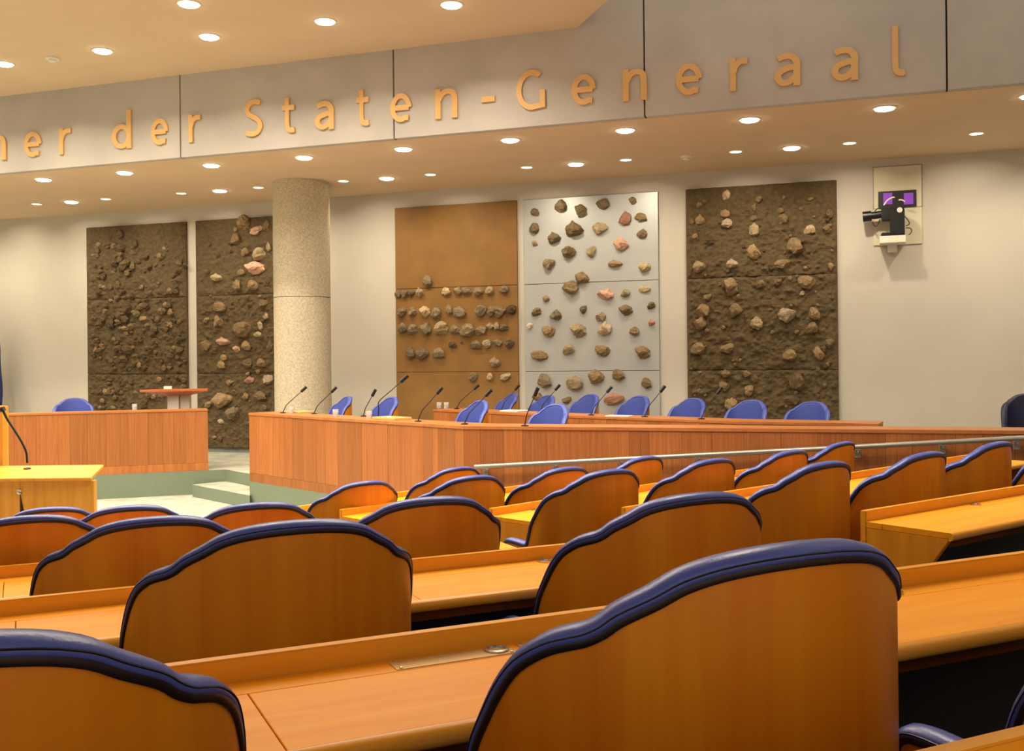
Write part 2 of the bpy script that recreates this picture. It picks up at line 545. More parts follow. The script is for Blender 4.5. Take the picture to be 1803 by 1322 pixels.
def glyph_mesh(ch, width, xh):
    mb = MB()
    xs = []
    ribs = []
    for path in GLY[ch]:
        L, Rr = [], []
        n = len(path)
        for i in range(n):
            a, c = path[max(i - 1, 0)], path[min(i + 1, n - 1)]
            t = Vector((c[0] - a[0], c[1] - a[1])).normalized()
            nn = Vector((-t.y, t.x)) * (SW / 2)
            L.append((path[i][0] + nn.x, path[i][1] + nn.y))
            Rr.append((path[i][0] - nn.x, path[i][1] - nn.y))
        ribs.append((L, Rr))
        xs += [p[0] for p in L + Rr]
    x0, x1 = min(xs), max(xs)
    fx = width / (x1 - x0)
    for L, Rr in ribs:
        n = len(L)
        vs = []
        for y in (-0.03 - 0.0012 * len(mb.v) / max(1, len(mb.v) + 40), 0.0):
            vs += [((p[0] - x0) * fx, y, p[1] * xh) for p in L]
            vs += [((p[0] - x0) * fx, y, p[1] * xh) for p in Rr]
        fs = []
        for i in range(n - 1):
            fs += [(i, i + 1, n + i + 1, n + i), (2 * n + i, 3 * n + i, 3 * n + i + 1, 2 * n + i + 1),
                   (i, 2 * n + i, 2 * n + i + 1, i + 1), (n + i, n + i + 1, 3 * n + i + 1, 3 * n + i)]
        fs += [(0, n, 3 * n, 2 * n), (n - 1, 3 * n - 1, 4 * n - 1, 2 * n - 1)]
        mb.add(vs, fs)
    return mb

LET = [('m', -14.05, -13.457, 'letter m at the start of the visible gold lettering'),
       ('e', -13.079, -12.721, 'gold letter e right before the word der'), ('r', -12.351, -12.115, 'gold letter r standing just before the word der'),
       ('d', -11.307, -10.934, 'gold letter d opening the word der'), ('e', -10.554, -10.234, 'gold letter e in the middle of the word der'),
       ('r', -9.854, -9.636, 'gold letter r closing the word der'),
       ('S', -8.835, -8.533, 'gold capital S opening the word Staten'), ('t', -8.189, -7.975, 'gold letter t, first t of Staten'),
       ('a', -7.639, -7.318, 'gold letter a in the word Staten'), ('t', -6.949, -6.743, 'gold letter t, second t of Staten'),
       ('e', -6.406, -6.075, 'gold letter e in Staten across a concrete joint'), ('n', -5.707, -5.366, 'gold letter n closing the word Staten'),
       ('-', -5.005, -4.807, 'gold hyphen between Staten and Generaal'), ('G', -4.491, -4.078, 'gold capital G opening the word Generaal'),
       ('e', -3.702, -3.367, 'gold letter e, first e of Generaal'), ('n', -2.995, -2.672, 'gold letter n in Generaal across a concrete joint'),
       ('e', -2.287, -1.949, 'gold letter e, second e of Generaal'), ('r', -1.591, -1.368, 'gold letter r in the word Generaal'),
       ('a', -1.036, -0.716, 'gold letter a, first a of Generaal'), ('a', -0.347, -0.027, 'gold letter a, second a of Generaal'),
       ('l', 0.365, 0.518, 'gold letter l closing the word Generaal')]
for ch, s0, s1, lab in LET:
    zb = EYE + 3.424
    o = glyph_mesh(ch, s1 - s0, 0.422).build('letter', M_letter, loc=W(s0, FASP - 0.002, zb), rz=RZW)
    tag(o, lab, 'letter', 'gold letters on the concrete beam')

# ================================================================== RELIEF PANELS
random.seed(5)
def stone_mesh(seed):
    bm = bmesh.new()
    bmesh.ops.create_icosphere(bm, subdivisions=3, radius=0.5)
    o = Vector((seed * 7.3, seed * 3.1, seed * 1.7))
    rr = random.Random(seed)
    planes = [(Vector((rr.uniform(-1, 1), rr.uniform(-1, 0.3), rr.uniform(-1, 1))).normalized(), rr.uniform(0.24, 0.38)) for _ in range(11)]
    for v in bm.verts:
        p = v.co.copy()
        p *= 1 + 0.35 * noise.noise(p * 2.2 + o)
        for nn, d in planes:
            k = p.dot(nn) - d
            if k > 0:
                p -= nn * k * 0.72
        p += p.normalized() * (0.09 * noise.noise(p * 5 + o) + 0.05 * noise.noise(p * 11 + o))
        v.co = p
    xs = [v.co.x for v in bm.verts]; zs = [v.co.z for v in bm.verts]
    sx, sz = max(xs) - min(xs), max(zs) - min(zs)
    for v in bm.verts:
        v.co.x /= sx; v.co.z /= sz
    me = bpy.data.meshes.new('stone')
    bm.to_mesh(me); bm.free()
    for p in me.polygons:
        p.use_smooth = True
    try:
        me.set_sharp_from_angle(angle=math.radians(30))
    except Exception:
        pass
    me.materials.append(M_stone)
    return me
STONES = [stone_mesh(i + 1) for i in range(14)]
SC = {'g': [(128, 112, 86), (140, 124, 96), (118, 102, 78), (146, 130, 102)], 'l': [(184, 164, 128), (172, 152, 118), (178, 160, 132)],
      'p': [(206, 166, 140), (196, 156, 132)], 'd': [(96, 80, 54), (106, 88, 60), (88, 72, 48)], 'r': [(176, 128, 104), (168, 126, 104)],
      'w': [(222, 212, 192)], 'm': [(134, 112, 80), (146, 122, 88), (122, 102, 72)]}
def soil_slab(s0, s1, z0, z1, seed, amp, base):
    nx, nz = 130, 84
    mb = MB()
    vs = []
    o = Vector((seed * 11.1, 0, seed * 5.7))
    for j in range(nz + 1):
        for i in range(nx + 1):
            x, z = s0 + (s1 - s0) * i / nx, z0 + (z1 - z0) * j / nz
            q = Vector((x, 0, z))
            h = noise.fractal(q * 3.2 + o, 1.0, 2.0, 4) * 0.45 + max(0, noise.noise(q * 9 + o)) * 0.75 + max(0, noise.noise(q * 19 + o)) * 0.55 + noise.noise(q * 34 + o) * 0.22
            e = min(i, nx - i, 3) / 3 * (0.55 + 0.45 * min(j, nz - j, 2) / 2)
            vs.append((x, -base - amp * max(0, h + 0.35) * e, z))
    fs = [(j * (nx + 1) + i, j * (nx + 1) + i + 1, (j + 1) * (nx + 1) + i + 1, (j + 1) * (nx + 1) + i) for j in range(nz) for i in range(nx)]
    mb.add(vs, fs)
    # sides back to the wall
    def edge(idx):
        k = len(mb.v)
        mb.v += [(mb.v[a][0], 0.0, mb.v[a][2]) for a in idx]
        for q in range(len(idx) - 1):
            mb.f.append((idx[q], idx[q + 1], k + q + 1, k + q))
    edge([i for i in range(nx + 1)]); edge([nz * (nx + 1) + i for i in range(nx + 1)])
    edge([j * (nx + 1) for j in range(nz + 1)]); edge([j * (nx + 1) + nx for j in range(nz + 1)])
    return mb

def panel(label, px0, px1, mat, relief=0.0, seed=1):
    s0, s1 = px0, px1
    t = thing('relief_panel', label, 'wall relief', W(0, WALLP - 0.003, 0), RZW, 'tall relief panels on the back wall')
    zs = [PODZ + 0.095, EYE - 0.207, EYE + 1.368, EYE + 2.905]
    for k in range(3):
        g = 0.004
        if relief:
            soil_slab(s0, s1, zs[k] + g, zs[k + 1] - g, seed * 10 + k, relief, 0.05).build('slab', mat, t, smooth=60)
        else:
            MB().box(s0, s1, -0.05, 0, zs[k] + g, zs[k + 1] - g).build('slab', mat, t, bevel=0.004, bseg=1)
    MB().box(s0 + 0.01, s1 - 0.01, -0.035, 0, zs[0], zs[3]).build('backing', M_seam, t)
    return t

def stone(t, x, y, w, h, kind, depth=None, base=0.05):
    """pixel centre and pixel size on the wall"""
    s, z = on_plane(x, y, WALLP - base)
    sl, _ = on_plane(x - w / 2, y, WALLP - base)
    sr, _ = on_plane(x + w / 2, y, WALLP - base)
    _, zb = on_plane(x, y + h / 2, WALLP - base)
    _, zt = on_plane(x, y - h / 2, WALLP - base)
    ww, hh = (sr - sl) * 1.04, (zt - zb) * 1.04
    if z < PODZ + 0.15:
        return
    o = put('stone', random.choice(STONES), t)
    dd = (depth if depth else 0.85 * min(ww, hh))
    o.location = (s, -base - dd * 0.22, z)
    o.scale = (ww, dd * 1.15, hh)
    o.rotation_euler = (0, random.choice((0, 0, math.pi)) + random.uniform(-0.25, 0.25), 0)
    c = random.choice(SC[kind])
    j = random.uniform(0.9, 1.1)
    o.color = lin(tuple(min(1, v / 255 * j) for v in c)) + (1,)

def zoomed(lst, ox, oy, sc, t, default, **kw):
    for e in lst:
        k = e[4] if len(e) > 4 else default
        stone(t, ox + e[0] / sc, oy + e[1] / sc, e[2] / sc, e[3] / sc, k, **kw)

SP = [(-15.60, -13.087), (-12.852, -10.35), (-8.382, -5.943), (-5.812, -3.354), (-2.870, -0.394)]
t1 = panel('dark soil relief panel packed with small stones, behind the podium lectern', *SP[0], M_soil, 0.07, 1)
t2 = panel('dark soil relief panel with pink stones, partly behind the round column', *SP[1], M_soil, 0.06, 2)
t3 = panel('smooth brown relief panel with rows of grey stones across its middle', *SP[2], M_brown, 0.0)
t4 = panel('silver grey relief panel with loosely scattered stones', *SP[3], M_silver, 0.0)
t5 = panel('dark soil relief panel with pale rocks, beside the wall mounted camera', *SP[4], M_soil, 0.07, 5)

P3 = [(228,508,55,55),(67,578,35,40),(102,577,38,45),(137,572,40,40),(183,568,42,55,'l'),(328,563,50,42,'l'),(390,560,50,45),(440,560,60,40),(498,562,50,45),(562,556,45,45,'l'),(643,551,52,45),
 (84,675,50,50),(147,671,45,48),(215,668,55,60,'l'),(275,677,58,58),(344,664,38,52),(405,672,70,60),(514,669,60,62),(570,668,45,60),(622,672,62,68),(682,659,60,52,'d'),
 (90,762,52,55),(149,769,50,55),(216,767,68,72),(303,762,75,70,'l'),(373,770,60,50),(445,770,85,70),(516,773,65,50),(562,753,45,40),(600,752,35,40),(640,760,50,38),
 (360,852,45,35,'d'),(485,851,65,48),(544,845,50,50,'l'),(605,841,55,40),(668,843,52,50,'d'),(407,838,18,14,'d'),
 (137,898,55,60),(202,898,70,65),(286,897,72,55),(589,945,58,58),(472,1026,48,48),(565,1022,36,42,'l'),(643,1025,56,38,'l')]
zoomed(P3, 680, 330, 3.074, t3, 'g')
P4 = [(805,136,50,42),(947,103,68,70),(1058,124,66,70),(1176,90,76,62),(1337,70,42,42),(1295,170,68,76,'r'),(1382,163,68,46,'m'),(805,221,55,58),(1015,228,95,88,'m'),(1158,222,85,68,'l'),(1386,251,55,52),(908,275,68,66),(803,305,32,30),(1270,311,78,72,'p'),(988,353,74,66,'m'),(1114,347,48,62),(881,416,70,62),(1236,414,80,42,'m'),(1403,430,64,56,'l'),(1065,491,76,66,'m'),(995,543,86,80,'m'),(1190,578,90,62,'p'),(1296,573,52,44),(1403,547,64,36,'l'),(869,601,36,38),(1069,660,38,50),(1301,660,74,58),(1438,639,44,38),(818,674,52,44,'m'),(922,690,64,58),(1164,699,54,52),(1435,731,36,38,'r'),(778,749,34,34,'w'),(882,775,70,62,'m'),(1045,768,86,78),(1185,766,76,76,'l'),(1341,780,54,52,'m'),(987,878,64,58),(1174,880,80,62,'m'),(825,914,88,56,'m'),(1393,888,84,70,'m'),(862,1048,76,76),(1027,1052,90,80),(1142,1024,84,78,'m'),(1260,1015,66,64,'m'),(1412,1060,56,58,'m'),(820,1133,56,46,'m'),(980,1150,50,36,'m'),(1240,1137,110,62,'r')]
zoomed(P4, 680, 330, 3.074, t4, 'g')
P5 = [(280,148,40,50,'l'),(143,201,34,32),(438,170,32,34),(415,215,34,46),(277,240,50,40),(277,292,58,46,'l'),(146,277,50,60),(412,268,34,30),(420,318,52,64,'l'),(548,225,34,30),(560,268,52,52),(690,323,58,48,'l'),(790,245,34,46),(778,318,40,40),(698,167,30,16),(125,353,28,28),(620,405,80,80),(412,437,66,76),(140,505,64,60,'l'),(305,492,62,50,'l'),(555,492,84,48),(795,505,30,40),(305,600,72,88),(448,592,44,40),(530,580,38,38),(678,580,88,68),(655,636,28,24,'l'),(165,722,66,70),(187,655,38,36),(150,785,64,66),(322,722,68,72),(423,787,66,66,'l'),(575,745,92,72,'l'),(713,740,56,66),(700,810,60,60),(790,882,50,50),(140,908,74,60),(285,910,76,52),(595,940,72,56),(735,938,52,68),(275,1035,50,44),(382,1035,40,34),(420,1060,30,46),(268,1095,50,48),(388,1118,46,52),(630,1070,80,88,'d'),(300,1185,64,60),(605,1165,80,50,'d')]
zoomed(P5, 1180, 290, 2.812, t5, 'm', base=0.08)
P2 = [(1297,35,62,75),(1355,78,60,48,'p'),(1255,122,50,60),(1300,192,46,44),(1380,203,66,66,'l'),(1358,272,104,68,'p'),(1425,165,28,50,'l'),(1282,296,44,34),(1148,326,62,44,'l'),(1262,370,50,58),(1340,370,60,56),(1173,478,74,56),(1395,465,40,44),(1160,558,44,60),(1292,597,92,86),(1412,532,34,34,'l'),(1383,577,28,50,'l'),(1365,627,46,32,'l'),(1095,685,56,60),(1180,664,72,44,'p'),(1256,703,38,36,'p'),(1305,688,50,50),(1190,747,38,36),(1178,790,50,42),(1311,780,52,50),(1385,780,50,48),(1322,869,56,38,'r'),(1420,866,46,52,'l'),(1219,883,38,34),(1385,953,72,46),(1185,972,100,80),(1238,1042,66,76,'g'),(1105,997,44,36),(1175,1087,36,28,'l'),(1302,955,32,40),(1405,1010,32,28),(1135,1172,24,18),(1430,690,30,60),(1415,50,36,60)]
zoomed(P2, 0, 380, 3.005, t2, 'm', base=0.07)
P1 = [(640,100,36,50),(660,260,50,60),(708,268,32,44),(630,365,24,46),(685,490,40,60),(665,545,44,44),(595,570,40,56),(815,605,34,70),(895,475,40,32),(925,400,40,30),(905,740,32,36),(620,700,36,36),(680,705,50,50),(660,755,40,36),(680,803,28,26)]
for (y0, y1, cnt) in ((150, 300, 52), (310, 460, 22), (470, 640, 52), (645, 815, 60), (850, 1015, 58)):
    for _ in range(cnt):
        w = random.uniform(16, 34)
        P1.append((random.uniform(495, 980), random.uniform(y0, y1), w, w * random.uniform(0.7, 1.25), random.choice('ddm')))
zoomed(P1, 0, 380, 3.005, t1, 'd', base=0.085)
ex = []
for _ in range(90):
    w = random.uniform(10, 24)
    ex.append((random.uniform(95, 820), random.uniform(150, 1230), w, w * random.uniform(0.7, 1.2), random.choice('ddm')))
zoomed(ex, 1180, 290, 2.812, t5, 'd', base=0.085)
ex = []
for _ in range(60):
    w = random.uniform(12, 26)
    ex.append((random.uniform(1070, 1430), random.uniform(60, 1230), w, w * random.uniform(0.7, 1.2), random.choice('ddm')))
zoomed(ex, 0, 380, 3.005, t2, 'd', base=0.08)

# ================================================================== CHAIRS
HW, BD = 0.43, 0.36                     # half width, depth of the rounded back
STN = [(0, 0), (10, -.003), (20, -.013), (28, -.030), (35, -.053), (41, -.081), (45, -.101), (49, -.115), (54, -.123), (60, -.137), (67, -.170), (74, -.214), (80, -.272), (85, -.335), (89, -.405)]
ARM = [(0.025, -.468), (0.05, -.480), (0.12, -.477), (0.20, -.474), (0.25, -.480), (0.275, -.505), (0.285, -.560)]

class Plan:
    def __init__(self):
        pts = []
        for i in range(-90, 91, 2):
            a = math.radians(i)
            pts.append((HW * math.sin(a), BD * (1 - math.cos(a))))
        left = [(-HW, BD + 0.29 - 0.02 * i) for i in range(0, 15)]
        right = [(HW, BD + 0.01 + 0.02 * i) for i in range(0, 15)]
        self.p = left + pts + right
        self.s = [0]
        for a, c in zip(self.p[:-1], self.p[1:]):
            self.s.append(self.s[-1] + math.hypot(c[0] - a[0], c[1] - a[1]))
        mid = self.s[-1] / 2
        self.s = [q - mid for q in self.s]
    def at(self, s, o):
        s = max(self.s[0], min(self.s[-1] - 1e-6, s))
        lo, hi = 0, len(self.s) - 1
        while hi - lo > 1:
            m_ = (lo + hi) // 2
            if self.s[m_] <= s: lo = m_
            else: hi = m_
        t = (s - self.s[lo]) / (self.s[hi] - self.s[lo])
        a, c = self.p[lo], self.p[hi]
        dx, dy = c[0] - a[0], c[1] - a[1]
        l = math.hypot(dx, dy)
        x, y = a[0] + dx * t, a[1] + dy * t
        return (x - dy / l * o, y + dx / l * o)     # inward
PLAN = Plan()
def s_of(deg):
    a = math.radians(deg)
    best = min(range(len(PLAN.p)), key=lambda i: abs(PLAN.p[i][0] - HW * math.sin(a)) + abs(PLAN.p[i][1] - BD * (1 - math.cos(a))))
    return PLAN.s[best]
half = [(s_of(d), z) for d, z in STN] + [(s_of(90) + a, z) for a, z in ARM]
half_s = arc_smooth([Vector((s, z, 0)) for s, z in half], 3)
STAT = [(-p.x, p.y) for p in reversed(half_s[1:])] + [(p.x, p.y) for p in half_s]

def chair_meshes(H, leather):
    st = [(s, H + z) for s, z in STAT]
    n = len(st)
    nor = []
    for i in range(n):
        a, c = st[max(i - 1, 0)], st[min(i + 1, n - 1)]
        t = Vector((c[0] - a[0], c[1] - a[1])).normalized()
        nor.append((-t.y, t.x))
    def pt(i, o, e):
        s = st[i][0] + nor[i][0] * e
        x, y = PLAN.at(s, o)
        return (x, y, st[i][1] + nor[i][1] * e)
    def pz(i, o, z):
        x, y = PLAN.at(st[i][0], o)
        return (x, y, min(z, st[i][1] - 0.03))
    def loft(section, closed=True):
        mb = MB()
        k = None
        vs = []
        for i in range(n):
            row = section(i)
            k = len(row)
            vs += row
        fs = []
        for i in range(n - 1):
            for j in range(k if closed else k - 1):
                fs.append((i * k + j, i * k + (j + 1) % k, (i + 1) * k + (j + 1) % k, (i + 1) * k + j))
        fs.append(tuple(range(k)))
        fs.append(tuple(reversed(range((n - 1) * k, n * k))))
        mb.add(vs, fs)
        return mb
    zb = 0.36
    shell = loft(lambda i: [pz(i, 0.004, zb), pz(i, 0, zb + 0.01), pt(i, 0, -0.009), pt(i, 0.016, -0.009), pz(i, 0.016, zb)])
    uph = loft(lambda i: [pt(i, 0.006, -0.006), pt(i, -0.005, 0.000), pt(i, -0.006, 0.008), pt(i, -0.001, 0.016), pt(i, 0.012, 0.022), pt(i, 0.032, 0.024), pt(i, 0.050, 0.018),
                          pt(i, 0.062, 0.004), pt(i, 0.068, -0.03), pz(i, 0.074, H - 0.62), pz(i, 0.018, H - 0.62)])
    trim = loft(lambda i: [pt(i, -0.004, -0.012), pt(i, -0.007, -0.006), pt(i, -0.006, 0.000), pt(i, 0.004, 0.0), pt(i, 0.004, -0.012)])
    seam = MB().tube([pt(i, -0.0062, 0.0085) for i in range(n)], 0.0016, 5)
    inner = MB().tube([pt(i, 0.0635, 0.002) for i in range(n)], 0.006, 6)
    zs = H - 0.62
    out = []
    for i in range(28):
        a = 2 * math.pi * i / 28
        c, s = math.cos(a), math.sin(a)
        out.append((0.345 * math.copysign(abs(c) ** 0.6, c), 0.36 + 0.29 * math.copysign(abs(s) ** 0.6, s)))
    seat = MB().prism(out, zs - 0.10, zs)
    ped = MB().lathe([(0.03, 0.09), (0.03, 0.30), (0.022, 0.30), (0.022, zs - 0.10)], 14, (0, 0.36, 0))
    ped.box(-0.10, 0.10, 0.26, 0.46, zs - 0.125, zs - 0.10)
    foot = MB().lathe([(0.045, 0.05), (0.045, 0.10), (0.03, 0.11)], 14, (0, 0.36, 0))
    caster = MB()
    for i in range(5):
        a = 2 * math.pi * i / 5 + math.pi / 2
        d = Vector((math.cos(a), math.sin(a), 0))
        c0 = Vector((0, 0.36, 0))
        foot.tube([c0 + d * 0.03 + Vector((0, 0, 0.085)), c0 + d * 0.30 + Vector((0, 0, 0.06))], 0.02, 6, 0.013)
        e = c0 + d * 0.30
        q = Vector((-d.y, d.x, 0))
        caster.tube([e - q * 0.02 + Vector((0, 0, 0.025)), e + q * 0.02 + Vector((0, 0, 0.025))], 0.0245, 10)
    return [('back_shell', shell.mesh('back_shell', M_shell, smooth=50)), ('upholstery', uph.mesh('upholstery', leather, smooth=60)),
            ('trim', trim.mesh('edge_trim', M_pipe, smooth=60)), ('seam', seam.mesh('seam', M_pipe, smooth=60)), ('piping', inner.mesh('piping', leather, smooth=60)),
            ('seat', seat.mesh('seat', leather, smooth=30, bevel=0.03, bseg=3)),
            ('pedestal', ped.mesh('pedestal', M_black, smooth=30)), ('star_base', foot.mesh('star_base', M_black, smooth=30)),
            ('casters', caster.mesh('casters', M_black, smooth=30))]
HC, HG = 1.092, 1.225
CH_MP = chair_meshes(HC, M_blue)
CH_GOV = chair_meshes(HG, M_blue)
CH_SHADED = chair_meshes(HG, M_blueshade)

def chair(kind, crest, z, rz, label, group=None):
    """crest: plan position of the middle of the back"""
    t = thing('swivel_chair', label, 'chair', (crest[0], crest[1], z), rz, group)
    for nm, me in kind:
        put(nm, me, t)
    return t

def fl(k):
    return 0.79 - 0.14 * k

# ================================================================== TIERS (dark stepped floor of the seating)
PHL = 25.6
LROW = {-1: (0.95, 4.6), 0: (2.29, 5.2), 1: (3.82, 2.75), 2: (5.25, 2.30), 3: (6.50, 1.72), 4: (7.82, 0.90), 5: (9.05, 0.45)}
LSTART = {-1: -3.0, 0: -3.6, 1: -3.6, 2: -3.6, 3: -3.4, 4: -3.0, 5: -2.4}
prev = -2.2
tl = put('floor_tiers', None)
struct(tl, 'dark carpeted steps carrying the rows of seats', 'floor')
for k in range(-1, 6):
    yb, xe = LROW[k]
    MB().box(LSTART[k] - 1.2, xe + 0.95 if k > 0 else xe + 0.4, prev, yb, 0.001, fl(k)).build('tier', M_tier, tl, rz=math.radians(PHL))
    prev = yb

# right block rows: k -> (start point, angle, length)
RROW = {1: (atz(1514, 899, EYE - 0.78), 36.5, 4.6), 2: (atz(1093, 893, EYE - 0.92), 41.5, 5.0), 3: (atz(860, 895, EYE - 1.06), 45.2, 4.3),
        4: (atz(597, 897, EYE - 1.20), 45.2, 3.4), 5: (atz(510, 893, EYE - 1.34), 49.0, 2.3)}
RROW[5] = (RROW[5][0] - Vector((math.cos(math.radians(49)), math.sin(math.radians(49)), 0)) * 0.25, 49.0, 2.5)
for k, (p, ph, L) in RROW.items():
    MB().box(-0.05, L + 0.3, -1.50 if k > 1 else -2.0, 0.0, 0.002, fl(k) - 0.001).build('tier', M_tier, tl, (p.x, p.y, 0), math.radians(ph))

# ================================================================== MEMBER DESKS
GROM = MB().lathe([(0.030, 0.0), (0.030, 0.006), (0.022, 0.007), (0.021, 0.001)], 20).mesh('grommet', M_chrome, smooth=30)
SCREW = MB().lathe([(0.004, 0.0), (0.004, 0.0025), (0.002, 0.003)], 8).mesh('screw', M_chrome, smooth=30)
def desk(label, loc, ph, L, z0, seams, groms=(), plates=(), left_end=False, right_end=True):
    t = thing('bench_desk', label, 'desk', (loc[0], loc[1], z0), math.radians(ph), 'long wooden desks of the members')
    zt = 0.72
    xs = [0.0] + sorted(s for s in seams if 0.05 < s < L - 0.05) + [L]
    for a, c in zip(xs[:-1], xs[1:]):
        MB().box(a + 0.0012, c - 0.0012, -0.475, -0.126, zt - 0.03, zt).build('desktop_panel', M_desk, t, bevel=0.0015, bseg=1)
    MB().box(0, L, -0.1245, -0.036, zt - 0.03, zt).build('back_strip', M_desk, t, bevel=0.0015, bseg=1)
    prof = [(-0.476, zt - 0.040), (-0.476, zt + 0.0005), (-0.486, zt - 0.001), (-0.495, zt - 0.006), (-0.500, zt - 0.014), (-0.5005, zt - 0.024), (-0.496, zt - 0.034), (-0.487, zt - 0.040)]
    MB().side(prof, 0, L).build('front_edge', M_edge, t, smooth=40)
    MB().box(0, L, -0.034, 0.0, zt - 0.10, zt + 0.052).build('back_ledge', M_edge, t, bevel=0.004)
    MB().box(0.032, L - 0.032, -0.030, -0.006, 0.0, zt - 0.10).build('modesty_panel', M_tier, t)  # dark material stands in for the black shade under the desk
    for x0 in (0.0, L - 0.03):
        MB().box(x0, x0 + 0.03, -0.034, 0.0, 0.0, zt - 0.1005).build('end_post', M_end, t)
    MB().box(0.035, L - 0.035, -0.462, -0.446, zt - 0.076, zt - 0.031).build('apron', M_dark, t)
    for x0, on in ((0.0, left_end), (L - 0.03, right_end)):
        if on:
            poly = [(-0.036, zt - 0.031), (-0.474, zt - 0.031), (-0.474, zt - 0.045), (-0.075, 0.12), (-0.036, 0.12)]
            MB().side(poly, x0, x0 + 0.03).build('end_panel', M_end, t, bevel=0.003)
    for g in groms:
        put('grommet', GROM, t, (g, -0.08, zt))
    for g in plates:
        pl = MB().box(g, g + 0.30, -0.118, -0.05, zt, zt + 0.002).build('cover_plate', M_plate, t)
        for dx in (0.012, 0.288):
            for dy in (-0.110, -0.058):
                put('screw', SCREW, pl, (g + dx, dy, zt + 0.002))
    return t

def along(x, y, h, ph, k=None):
    p = atz(x, y, EYE - h)
    c, s = math.cos(math.radians(ph)), math.sin(math.radians(ph))
    return p.x * c + p.y * s

names = {-1: 'long wooden desk of the highest row, behind the largest chair back', 0: 'long wooden desk with metal cover plates, second highest row',
         1: 'long wooden desk with a steel grommet, third highest row before the aisle', 2: 'long wooden desk, fourth row from the top before the aisle',
         3: 'mostly hidden wooden desk, fifth row from the top before the aisle', 4: 'mostly hidden wooden desk, sixth row from the top before the aisle',
         5: 'mostly hidden wooden desk of the lowest row, beside the yellow lectern'}
seam0 = {-1: 0.1, 0: along(415, 1190, 0.69, PHL), 1: along(28, 1080, 0.83, PHL), 2: along(8, 1015, 0.97, PHL), 3: 0.5, 4: 0.1, 5: 0.2}
for k in range(-1, 6):
    yb, xe = LROW[k]
    x0 = LSTART[k]
    sx, sy = R2(PHL, x0, yb)
    seams = [seam0[k] - x0 + 1.27 * i for i in range(-6, 7)]
    groms, plates = (), ()
    if k == 0:
        g0 = along(852, 1132, 0.69, PHL) - x0
        groms = [g0 + 1.27 * i for i in range(-2, 3)]
        pa = along(672, 1158, 0.69, PHL) - x0
        pb = along(890, 1125, 0.69, PHL) - x0
        plates = [pa, pb, pa + 1.27 * 1.0, pb + 1.27]
        plates = [pa, pb]
    elif k == 1:
        groms = [along(936, 980, 0.83, PHL) - x0 + 1.27 * i for i in range(-2, 1)]
    desk(names[k], (sx, sy), PHL, xe - x0, fl(k), seams, groms, plates, False, True)
rn = {1: 'wooden desk with chamfered end panel, nearest row across the aisle', 2: 'wooden desk across the aisle, second row from the highest there',
      3: 'wooden desk across the aisle with open underside beside a chair arm', 4: 'wooden desk across the aisle, second row from the government desk',
      5: 'short wooden desk across the aisle, lowest row before the government desk'}
for k, (p, ph, L) in RROW.items():
    gl = ()
    if k == 1:
        gl = (0.95, 2.2)
    if k == 3:
        gl = (0.40, 1.6, 2.8)
    desk(rn[k], (p.x, p.y), ph, L, fl(k), [1.27 * i + 0.9 for i in range(5)], gl, (), True, True)

# ================================================================== MEMBER CHAIRS
def mp(x, y, k, ph, label, group='members\' swivel chairs'):
    p = atz(x, y, fl(k) + HC + 0.024)
    return chair(CH_MP, (p.x, p.y), fl(k), math.radians(ph), label, group)
mp(1420, 957, 0, 26, 'largest wooden chair back with blue leather rim, at the desk with cover plates')
mp(-205, 1133, 0, 25, 'wooden chair back with blue rim, next to the largest chair back at the same desk')
chair(CH_MP, (1.47, 1.78), fl(0), math.radians(26), 'blue chair showing only its padded arm beside the largest chair back', 'members\' swivel chairs')
mp(525, 917, 1, 25, 'wide wooden chair back standing in front of the desk with cover plates')
mp(1240, 868, 1, 26, 'wooden chair back with blue rim at the aisle end of the third row')
mp(275, 910, 2, 25, 'wooden chair back directly before the widest third row chair back')
mp(765, 875, 2, 25, 'wooden chair back with streaked grain at the aisle end of the fourth row')
mp(50, 908, 3, 25, 'wooden chair back two rows above the lowest one, farther from the aisle')
mp(455, 885, 3, 25, 'low wooden chair back in front of the green podium step')
mp(230, 890, 4, 25, 'low wooden chair back in front of the lectern corner')
mp(88, 893, 5, 25, 'lowest wooden chair back, closest to the yellow lectern')
G2 = 'members\' swivel chairs across the aisle'
mp(648, 847, 5, 36, 'wooden chair back at the lowest desk beside the government desk', G2)
mp(812, 822, 5, 40, 'half hidden chair back under the lower end of the steel handrail', G2)
mp(838, 837, 4, 34, 'rounded wooden chair back just below the end of the handrail', G2)
mp(1003, 822, 4, 38, 'wooden chair back below the handrail, second of its row', G2)
mp(1143, 803, 4, 42, 'narrow chair back touching the line of the handrail, third of its row', G2)
mp(1082, 826, 3, 36, 'wooden chair back with its blue armrest in plain view', G2)
mp(1264, 807, 3, 38, 'wooden chair back next after the chair with the visible armrest', G2)
mp(1402, 792, 3, 41, 'slim wooden chair back third along the row of the visible armrest', G2)
mp(1492, 777, 3, 45, 'slimmest wooden chair back crossing the handrail', G2)
mp(1466, 812, 2, 37, 'tall wooden chair back at the aisle before the chamfered desk end', G2)
mp(1644, 795, 2, 38, 'wooden chair back behind the chamfered desk end', G2)
mp(1768, 777, 2, 40, 'wooden chair back beyond the chamfered desk, reaching the handrail', G2)
mp(1908, 766, 2, 44, 'wooden chair back cut off beside the chair reaching the handrail', G2)
chair(CH_MP, (3.05, 4.50), fl(1), math.radians(37), 'blue chair showing only its arm under the chamfered desk', G2)

